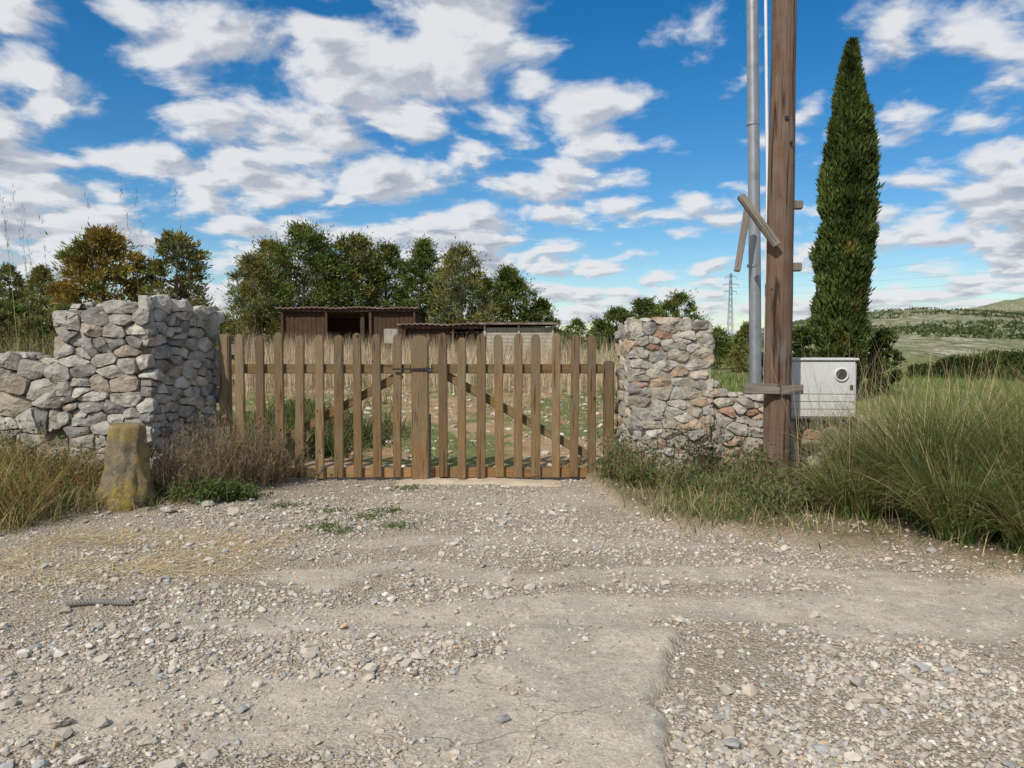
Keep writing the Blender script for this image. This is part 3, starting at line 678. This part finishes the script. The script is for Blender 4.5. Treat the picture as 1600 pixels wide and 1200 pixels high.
grass_patch("tall_dry_weeds",20000,(-12,4,18,31),(.5,1.25),(.012,.022),(.56,.46,.31),(.38,.30,.2),.4,(0,.25),(0,.5),"tall straw coloured weeds in front of the sheds",3,lambda x,y:sstep(.35,.6,fbm(x*.35,y*.35,3,72))*sstep(17,21,y+.3*x+2*fbm(x,y,2,8)))
grass_patch("bramble_growth",12000,(-4.6,-1.2,10.5,17),(.2,.6),(.012,.025),(.085,.12,.035),(.2,.16,.08),.25,(.1,1.2),(.2,1.2),"green undergrowth behind the gate",3,lambda x,y:sstep(.42,.56,fbm(x*.7,y*.7,3,77))*sstep(-1.3,-2.4,x+.08*(y-10)))
grass_patch("meadow_grass",36000,(2,24,10,42),(.12,.34),(.015,.035),(.15,.215,.06),(.40,.34,.18),.16,(.1,.7),(.1,.8),"green and dry meadow grass beyond the low wall",3,cl(73,.4,.35,.55))
grass_patch("wall_weeds",3000,(2.2,4.8,9.3,10.5),(.4,1.0),(.006,.012),(.16,.19,.06),(.45,.35,.18),.5,(0,.4),(.1,.8),"tall weeds behind the low stone wall",4)
grass_patch("seed_stems",420,(2.9,6.0,6.4,8.6),(.9,1.7),(.004,.007),(.5,.41,.25),(.4,.32,.2),.5,(0,.35),(.1,.5),"thin dry seed stems rising from the tussocks",5)
st=[]
for (px_,ty,k) in [(12,330,1),(30,300,1),(45,320,1),(58,350,1),(80,345,1),(222,300,1),(232,318,1),(298,305,1),(150,330,1),(38,370,1)]:
    d=9.6+random.uniform(-.3,.5); st.append((pt(px_+random.uniform(10,25),d),d,1.6+(540-ty)/1200*d))
n=len(st); b=np.array([[a,bb,Hs(a,bb)] for a,bb,c in st])
V1,F1,C1=blades(b,np.array([c-.0 for a,bb,c in st]),np.full(n,.012),rng.uniform(2.4,3.8,n),rng.uniform(0,.06,n),rng.uniform(.05,.25,n),jit(n,(.30,.24,.15),.1),8)
tips=V1.reshape(n,-1,3)[:,14:,:]; P=np.repeat(tips.reshape(-1,3),7,axis=0); P=P+rng.normal(size=P.shape)*np.array([.012,.012,.09]); D=rng.normal(size=P.shape)*.3+np.array([0,0,1])
V2,F2,C2=leaves(P,D,.06,.007,jit(len(P),(.26,.21,.15),.2))
add("reed_stalks",fast_mesh("reed_stalks",np.concatenate([V1,V2]),np.concatenate([F1,F2+len(V1)]),M_grass,np.concatenate([C1,C2])),kind="stuff",label="tall thin dry reed stalks above the wall",category="reeds")
grass_patch("wall_weeds",5000,(-8.5,-4.9,8.95,10.5),(.8,1.9),(.006,.012),(.18,.20,.07),(.46,.36,.2),.5,(0,.3),(.1,.6),"tall weeds behind the stone wall",4)
def twigs(x,y,H,W,n,col,lab,leafc=None,nl=0):
    b=np.stack([rng.normal(size=n)*W*.18,rng.normal(size=n)*W*.12,np.full(n,-.02)],1)
    V,F,C=blades(b,H*rng.uniform(.4,1.15,n),rng.uniform(.003,.008,n),rng.uniform(0,6.28,n),rng.uniform(.0,1.0,n),rng.uniform(-.6,.9,n),jit(n,col,.3),5)
    vv=V.reshape(n,-1,3); src=vv[rng.integers(0,n,n*5),rng.integers(3,11,n*5)]; m=len(src)
    V2,F2,C2=blades(src,rng.uniform(.06,.22,m)*min(1,H*2),rng.uniform(.002,.004,m),rng.uniform(0,6.28,m),rng.uniform(.1,1.4,m),rng.uniform(-.6,.6,m),jit(m,col,.3),3)
    Vs=[V,V2];Fs=[F,F2+len(V)];Cs=[C,C2]
    if nl:
        src=V2[rng.integers(0,len(V2),nl)]; V3,F3,C3=leaves(src+rng.normal(size=src.shape)*.02,rng.normal(size=src.shape),rng.uniform(.02,.05,nl),.022,jit(nl,leafc,.35)); Vs.append(V3);Fs.append(F3+len(V)+len(V2));Cs.append(C3)
    add("dry_shrub",fast_mesh("dry_shrub",np.concatenate(Vs),np.concatenate(Fs),M_grass,np.concatenate(Cs)),loc=(x,y,Hs(x,y)),label=lab,category="shrub",group="dry shrubs at the wall foot")
BR=(.30,.225,.15)
for (x,y,h,w) in [(-3.35,8.2,.75,.9),(-2.95,8.55,.65,.7),(-3.55,7.9,.5,.7),(-2.8,8.8,.75,.5),(-3.3,8.7,.8,.5)]: twigs(x,y,h,w,260,BR,"brown leafless twiggy shrub at the pillar foot",(.16,.15,.07),500)
for (x,y,h,w) in [(-4.35,7.7,.5,.8),(-5.0,7.6,.6,.9),(-4.6,7.0,.4,.8),(-5.6,7.4,.6,1.)]: twigs(x,y,h,w,300,(.38,.25,.12),"rusty brown dead plant below the wall",(.15,.17,.06),1200)
for (x,y,h,w) in [(-3.2,7.75,.18,.9),(-5.4,7.9,.75,1.),(-4.75,7.9,.35,.8),(-2.9,8.0,.15,.6)]: twigs(x,y,h,w,200,(.18,.16,.08),"low green plant at the wall foot",(.10,.14,.045),2200)
for (x,y,h,w) in [(1.35,8.1,.38,.5),(1.75,7.7,.3,.6),(2.2,7.4,.32,.7),(2.55,8.0,.45,.6),(3.05,7.7,.35,.7),(2.3,6.9,.25,.7),(1.22,8.6,.5,.4),(2.75,7.0,.3,.6)]: twigs(x,y,h,w,220,(.34,.26,.16),"straggly half dry green bramble by the wall",(.10,.14,.045),1300)
twigs(2.1,8.45,.85,.5,70,(.16,.08,.05),"dark bramble climbing up the stone wall",(.07,.10,.035),900)
# ---------------------------------------------------------------- sheds
def shed(x0,x1,y,dep,zt,lab,pale=None,drop=.25):
    cx=(x0+x1)/2; zb=Hs(cx,y)-.1; e=add("shed",None,loc=(cx,y,zb),label=lab,category="shed",group="sheds in the field"); w=x1-x0; h=zt-zb
    bm=bmesh.new(); n=int(w/.18)
    for i in range(n):
        xx=-w/2+(i+.5)*w/n
        if pale is None and int((xx+w/2)/1.9)%3==1 and random.random()<.85: continue
        bmbox(bm,xx,random.uniform(-.01,.01),h*.5,w/n*.93,.03,h-.05)
    bmbox(bm,0,dep,h*.5-.1,w,.04,h-.3)
    for sx_ in (-1,1): bmbox(bm,sx_*(w/2-.03),dep/2,h*.5-.08,.04,dep-.08,h-.25)
    me=bpy.data.meshes.new("wall"); bm.to_mesh(me); bm.free(); me.materials.append(M_shed); add("wall",me,e)
    V=[];F=[];nn=int(w/.05)
    for k,yy in enumerate((-.35,dep+.3)):
        for i in range(nn+1):
            xx=-w/2-.15+(w+.3)*i/nn; V.append((xx,yy,h+.06-(drop*k)+.02*math.cos(i*1.5)+.05*noise.noise(Vector((xx,k,0)))))
    for i in range(nn): F.append((i,i+1,nn+2+i,nn+1+i))
    off=len(V); V+= [(a,b,c-.05) for a,b,c in V]; F+=[(off+nn+1+i,off+nn+2+i,off+i+1,off+i) for i in range(nn)]+[(i,off+i,off+i+1,i+1) for i in range(nn)]
    add("roof",py_mesh("roof",V,F,M_roof,None,False),e)
    beam("fascia",(-w/2-.1,-.2,h-.06),(w/2+.1,-.2,h-.06),.14,.05,M_shed,e)
    for i in range(int(w/1.9)+1): beam("post",(-w/2+.1+i*1.85,-.14,0),(-w/2+.1+i*1.85,-.14,h-.1),.1,.1,M_shed,e)
    return e
M_roof=mat_basic("fibre_roof",(.17,.125,.10),.95,4,.3,20,.3,.01,spots=((2,.5,.65,(.24,.21,.18)),))
shed(-9.75,-4.0,32.5,3,3.15,"long low brown timber shed with fibre roof")
shed(-4.2,.2,29.5,2.5,2.38,"low open dark timber shed with flat roof")
x0,x1,y=-1.05,1.55,28.6; zb=Hs(0,y)-.1; h=2.36-zb; w=x1-x0
e=add("shed",None,loc=((x0+x1)/2,y,zb),label="small pale board shed with dark flat roof",category="shed",group="sheds in the field")
bm=bmesh.new()
for i in range(int(h/.14)): bmbox(bm,0,random.uniform(-.008,.008),(i+.5)*.14,w,.03,.128)
for sx_ in (-1,1): bmbox(bm,sx_*(w/2-.02),1.1,h/2,.04,2.1,h-.05)
bmbox(bm,0,2.2,h/2,w,.04,h-.05)
me=bpy.data.meshes.new("wall"); bm.to_mesh(me); bm.free(); me.materials.append(M_shedw); add("wall",me,e)
add("roof",boxm("roof",w+.3,2.7,.08,M_roof,.01),e,loc=(0,1.05,h+.05))
for xx in (-w/2+.04,.0,w/2-.04): beam("post",(xx,-.05,0),(xx,-.05,h-.02),.08,.06,M_shedw,e)
add("water_tank",boxm("water_tank",.5,.4,.55,M_shedw,.03),loc=(-4.3,27.5,Hs(-4.3,27.5)+1.05),label="pale water tank standing beside the shed",category="tank")
add("tank_stand",boxm("tank_stand",.45,.35,.9,M_shed,.01),loc=(-4.3,27.5,Hs(-4.3,27.5)+.35),label="dark timber stand under a pale tank",category="stand")
# ---------------------------------------------------------------- hills
s=NT("rocky_scrub"); geo=s.node('ShaderNodeNewGeometry'); P=geo.outputs['Position']
mp=s.node('ShaderNodeMapping'); mp.inputs['Scale'].default_value=(1,.45,1); s.L(P,mp.inputs[0]); P=mp.outputs[0]
a=s.noise(P,.045,6,.7); b=s.noise(P,.35,6,.75); c2=s.noise(P,.9,3,.6)
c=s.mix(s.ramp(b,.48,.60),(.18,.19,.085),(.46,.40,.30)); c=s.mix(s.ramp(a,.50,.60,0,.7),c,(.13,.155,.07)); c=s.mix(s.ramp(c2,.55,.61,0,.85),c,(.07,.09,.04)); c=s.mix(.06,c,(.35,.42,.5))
s.L(c,s.b.inputs['Base Color']); s.b.inputs['Roughness'].default_value=1; s.b.inputs['Specular IOR Level'].default_value=0
s.L(s.bump(b,.6,1.5),s.b.inputs['Normal']); M_hill=s.m
def hill(name,b0,b1,y0,y1,prof,lab,nz=2.,drop=.7,pw=1.2):
    nb,nd=200,90
    bb=np.linspace(b0,b1,nb); dd=np.linspace(0,1.5,nd)
    BB,DD=np.meshgrid(bb,dd); Yy=y0+(y1-y0)*DD; Xx=BB*Yy
    A=np.interp(BB,[p[0] for p in prof],[p[1] for p in prof])
    Zz=A*np.where(DD<1,DD**pw,1-drop*(DD-1))+nz*(fbm(Xx*.025,Yy*.025,5,91)-.5)*sstep(0,.3,DD)*2-1*(DD<.01)
    V=np.stack([Xx.ravel(),Yy.ravel(),Zz.ravel()],1); I=np.arange(nb*nd).reshape(nd,nb)
    F=np.stack([I[:-1,:-1].ravel(),I[:-1,1:].ravel(),I[1:,1:].ravel(),I[1:,:-1].ravel()],1)
    add(name,fast_mesh(name,V,F,M_hill,None,True),kind="structure",label=lab,category="hill"); return Xx,Yy,Zz
hx,hy,hz=hill("hill",.2,1.3,95,380,[(.2,0),(.28,5),(.33,10),(.38,13.5),(.45,17),(.53,19.5),(.6,19),(.67,17.5),(.9,20),(1.3,16)],"stony pale limestone hillside with scattered scrub",2.2,.7,1.0)
hill("far_hill",.45,1.5,900,1500,[(.45,0),(.55,52),(.6,78),(.64,94),(.7,98),(.9,110),(1.5,90)],"distant scrub covered hill",8)
n=7000; ii=rng.integers(0,hx.size,n); xx=hx.ravel()[ii]+rng.uniform(-1,1,n); yy=hy.ravel()[ii]+rng.uniform(-1,1,n)
k=(yy<385)&(yy>130)&(fbm(xx*.03,yy*.03,3,95)>.47)
P0=np.stack([xx,yy,hz.ravel()[ii]+.2],1)[k]; n=len(P0); m=14
P=np.repeat(P0,m,axis=0)+rng.normal(size=(n*m,3))*np.array([.7,.7,.35]); V,F,C=leaves(P,rng.normal(size=P.shape)+np.array([0,0,.6]),.8,.5,jit(n*m,(.085,.11,.045),.3))
add("hill_scrub",fast_mesh("hill_scrub",V,F,M_leaf,C),kind="stuff",label="low dark scrub dotting the hillside",category="scrub")
xx=rng.uniform(-90,45,2000); yy=rng.uniform(85,125,2000); k=(fbm(xx*.05,yy*.05,3,97)>.42)&(xx<.30*yy); P0=np.stack([xx,yy,hgt(xx,yy)+.5],1)[k]; n=len(P0); m=40
P=np.repeat(P0,m,axis=0)+rng.normal(size=(n*m,3))*np.array([.9,.9,.7]); V,F,C=leaves(P,rng.normal(size=P.shape)+np.array([0,0,.6]),.55,.25,jit(n*m,(.08,.105,.04),.35))
add("distant_tree_line",fast_mesh("distant_tree_line",V,F,M_leaf,C),kind="stuff",label="distant low green woodland beyond the field",category="woodland")
# ---------------------------------------------------------------- pylon
d=260; x0=pt(1140,d); e=add("electricity_pylon",None,loc=(x0,d,0),label="distant steel lattice electricity pylon beyond the trees",category="pylon")
V=[];F=[]; Ht=26
def lg(z): return .28+.75*(1-z/Ht)**1.2
lv=[0,2.5,5,7.5,10,12,14,16,18,20,22,24,26]
for sx_ in(-1,1):
    for sy_ in(-1,1): tube(V,F,[(sx_*lg(z),sy_*lg(z),z) for z in lv],[.075]*len(lv),4)
for a,b in zip(lv[:-1],lv[1:]):
    for s1 in(-1,1):
        tube(V,F,[(-lg(a),s1*lg(a),a),(lg(b),s1*lg(b),b)],[.045,.045],4); tube(V,F,[(lg(a),s1*lg(a),a),(-lg(b),s1*lg(b),b)],[.045,.045],4)
        tube(V,F,[(s1*lg(a),-lg(a),a),(s1*lg(b),lg(b),b)],[.045,.045],4)
add("lattice",py_mesh("lattice",V,F,M_galv),e)
for z,wd in((24.8,1.8),(22.2,2.6),(19.8,2.0)):
    V=[];F=[]
    for s1 in(-1,1): tube(V,F,[(0,0,z+.5),(s1*wd,0,z)],[.07,.05],4); tube(V,F,[(0,.3,z-.1),(s1*wd,0,z)],[.07,.05],4); tube(V,F,[(s1*wd,0,z),(s1*wd,0,z-.9)],[.06,.06],4)
    add("cross_arm",py_mesh("cross_arm",V,F,M_galv),e)
for z,wd,z1 in((23.8,1.8,42),(21.2,2.6,34),(18.8,-2.0,29)):
    V=[];F=[]; pts=[]
    for i in range(25): t=i/24; pts.append((x0+wd+(230-x0)*t,d-30*t,z+(z1-z)*t-5*4*t*(1-t)*.5))
    tube(V,F,pts,[.022]*25,4)
    add("power_line",py_mesh("power_line",V,F,M_galv),label="thin sagging overhead power line",category="power line",group="overhead power lines")
# ---------------------------------------------------------------- light, world, camera
SE=R(43); az=Vector((-.5,-.866))
sun=bpy.data.lights.new("sun",'SUN'); sun.energy=3.9; sun.angle=R(.6); sun.color=(1,.94,.85)
so=bpy.data.objects.new("sun",sun); COL.objects.link(so); dv=-Vector((az.x*math.cos(SE),az.y*math.cos(SE),math.sin(SE))); so.rotation_euler=dv.to_track_quat('-Z','Y').to_euler()
w=bpy.data.worlds.new("World"); sc.world=w; w.use_nodes=True; t=w.node_tree; t.nodes.clear()
class WT(NT):
    D2=True
    def __init__(s): s.t=t; s.n=t.nodes
s=WT(); out=s.node('ShaderNodeOutputWorld')
sky=s.node('ShaderNodeTexSky',sky_type='NISHITA'); sky.sun_disc=False; sky.sun_elevation=SE; sky.sun_rotation=R(210); sky.air_density=1.0; sky.dust_density=.3; sky.ozone_density=3.0
hs=s.node('ShaderNodeHueSaturation'); hs.inputs['Saturation'].default_value=1.42; s.L(sky.outputs[0],hs.inputs['Color'])
b1=s.node('ShaderNodeBackground'); s.L(hs.outputs[0],b1.inputs[0]); b1.inputs[1].default_value=.11
tc=s.node('ShaderNodeTexCoord'); sp=s.node('ShaderNodeSeparateXYZ'); s.L(tc.outputs['Generated'],sp.inputs[0])
zc=s.math('ADD',s.math('MAXIMUM',sp.outputs[2],0.0),.24)
cx=s.math('DIVIDE',sp.outputs[0],zc); cy=s.math('DIVIDE',sp.outputs[1],zc)
cb=s.node('ShaderNodeCombineXYZ'); s.L(cx,cb.inputs[0]); s.L(cy,cb.inputs[1]); Pn=cb.outputs[0]
wn=s.node('ShaderNodeTexNoise',noise_dimensions='2D'); wn.inputs['Scale'].default_value=4; wn.inputs['Detail'].default_value=4; s.L(Pn,wn.inputs['Vector'])
def dens_nodes(vec,det):
    ad=s.node('ShaderNodeVectorMath',operation='ADD'); s.L(vec,ad.inputs[0]); s.L(s.scalecol(wn.outputs['Color'],.26),ad.inputs[1])
    v=s.node('ShaderNodeTexVoronoi',feature='SMOOTH_F1',voronoi_dimensions='2D'); v.inputs['Scale'].default_value=5.6; v.inputs['Smoothness'].default_value=.45; s.L(ad.outputs[0],v.inputs['Vector'])
    a=s.noise(vec,3.2,det,.6,.2)
    return s.math('ADD',s.math('MULTIPLY',a,.60),s.math('MULTIPLY',s.math('SUBTRACT',1.0,v.outputs['Distance']),.28))
D1=dens_nodes(Pn,7)
of=s.node('ShaderNodeVectorMath',operation='ADD'); s.L(Pn,of.inputs[0]); of.inputs[1].default_value=(-.03,-.06,0); D2=dens_nodes(of.outputs[0],5)
big=s.math('MULTIPLY',s.noise(Pn,.9,2,.5),.34)
bias=s.ramp(sp.outputs[0],-.5,.35,.09,.03)
low=s.ramp(sp.outputs[2],.0,.18,.06,0)
Db=s.math('ADD',s.math('ADD',s.math('ADD',D1,big),bias),low)
mask=s.node('ShaderNodeMapRange',interpolation_type='SMOOTHSTEP'); s.L(Db,mask.inputs[0]); mask.inputs[1].default_value=.595; mask.inputs[2].default_value=.745
mk=s.math('MULTIPLY',mask.outputs[0],.95)
sh=s.math('ADD',s.ramp(s.math('SUBTRACT',D1,D2),-.06,.06,.15,1.1),s.ramp(Db,.72,.92,.2,-.35))
cc=s.mix(s.ramp(sh,0,1),(.42,.46,.55),(.90,.91,.93))
b2=s.node('ShaderNodeBackground'); s.L(cc,b2.inputs[0]); b2.inputs[1].default_value=.88
mx=s.node('ShaderNodeMixShader'); s.L(mk,mx.inputs[0]); s.L(b1.outputs[0],mx.inputs[1]); s.L(b2.outputs[0],mx.inputs[2]); s.L(mx.outputs[0],out.inputs[0])
cam=bpy.data.cameras.new("camera"); cam.lens=27; cam.sensor_width=36; cam.clip_end=8000; cam.clip_start=.05
co=bpy.data.objects.new("camera",cam); COL.objects.link(co); co.location=(0,0,1.6); co.rotation_euler=(R(90-2.86),0,0); sc.camera=co
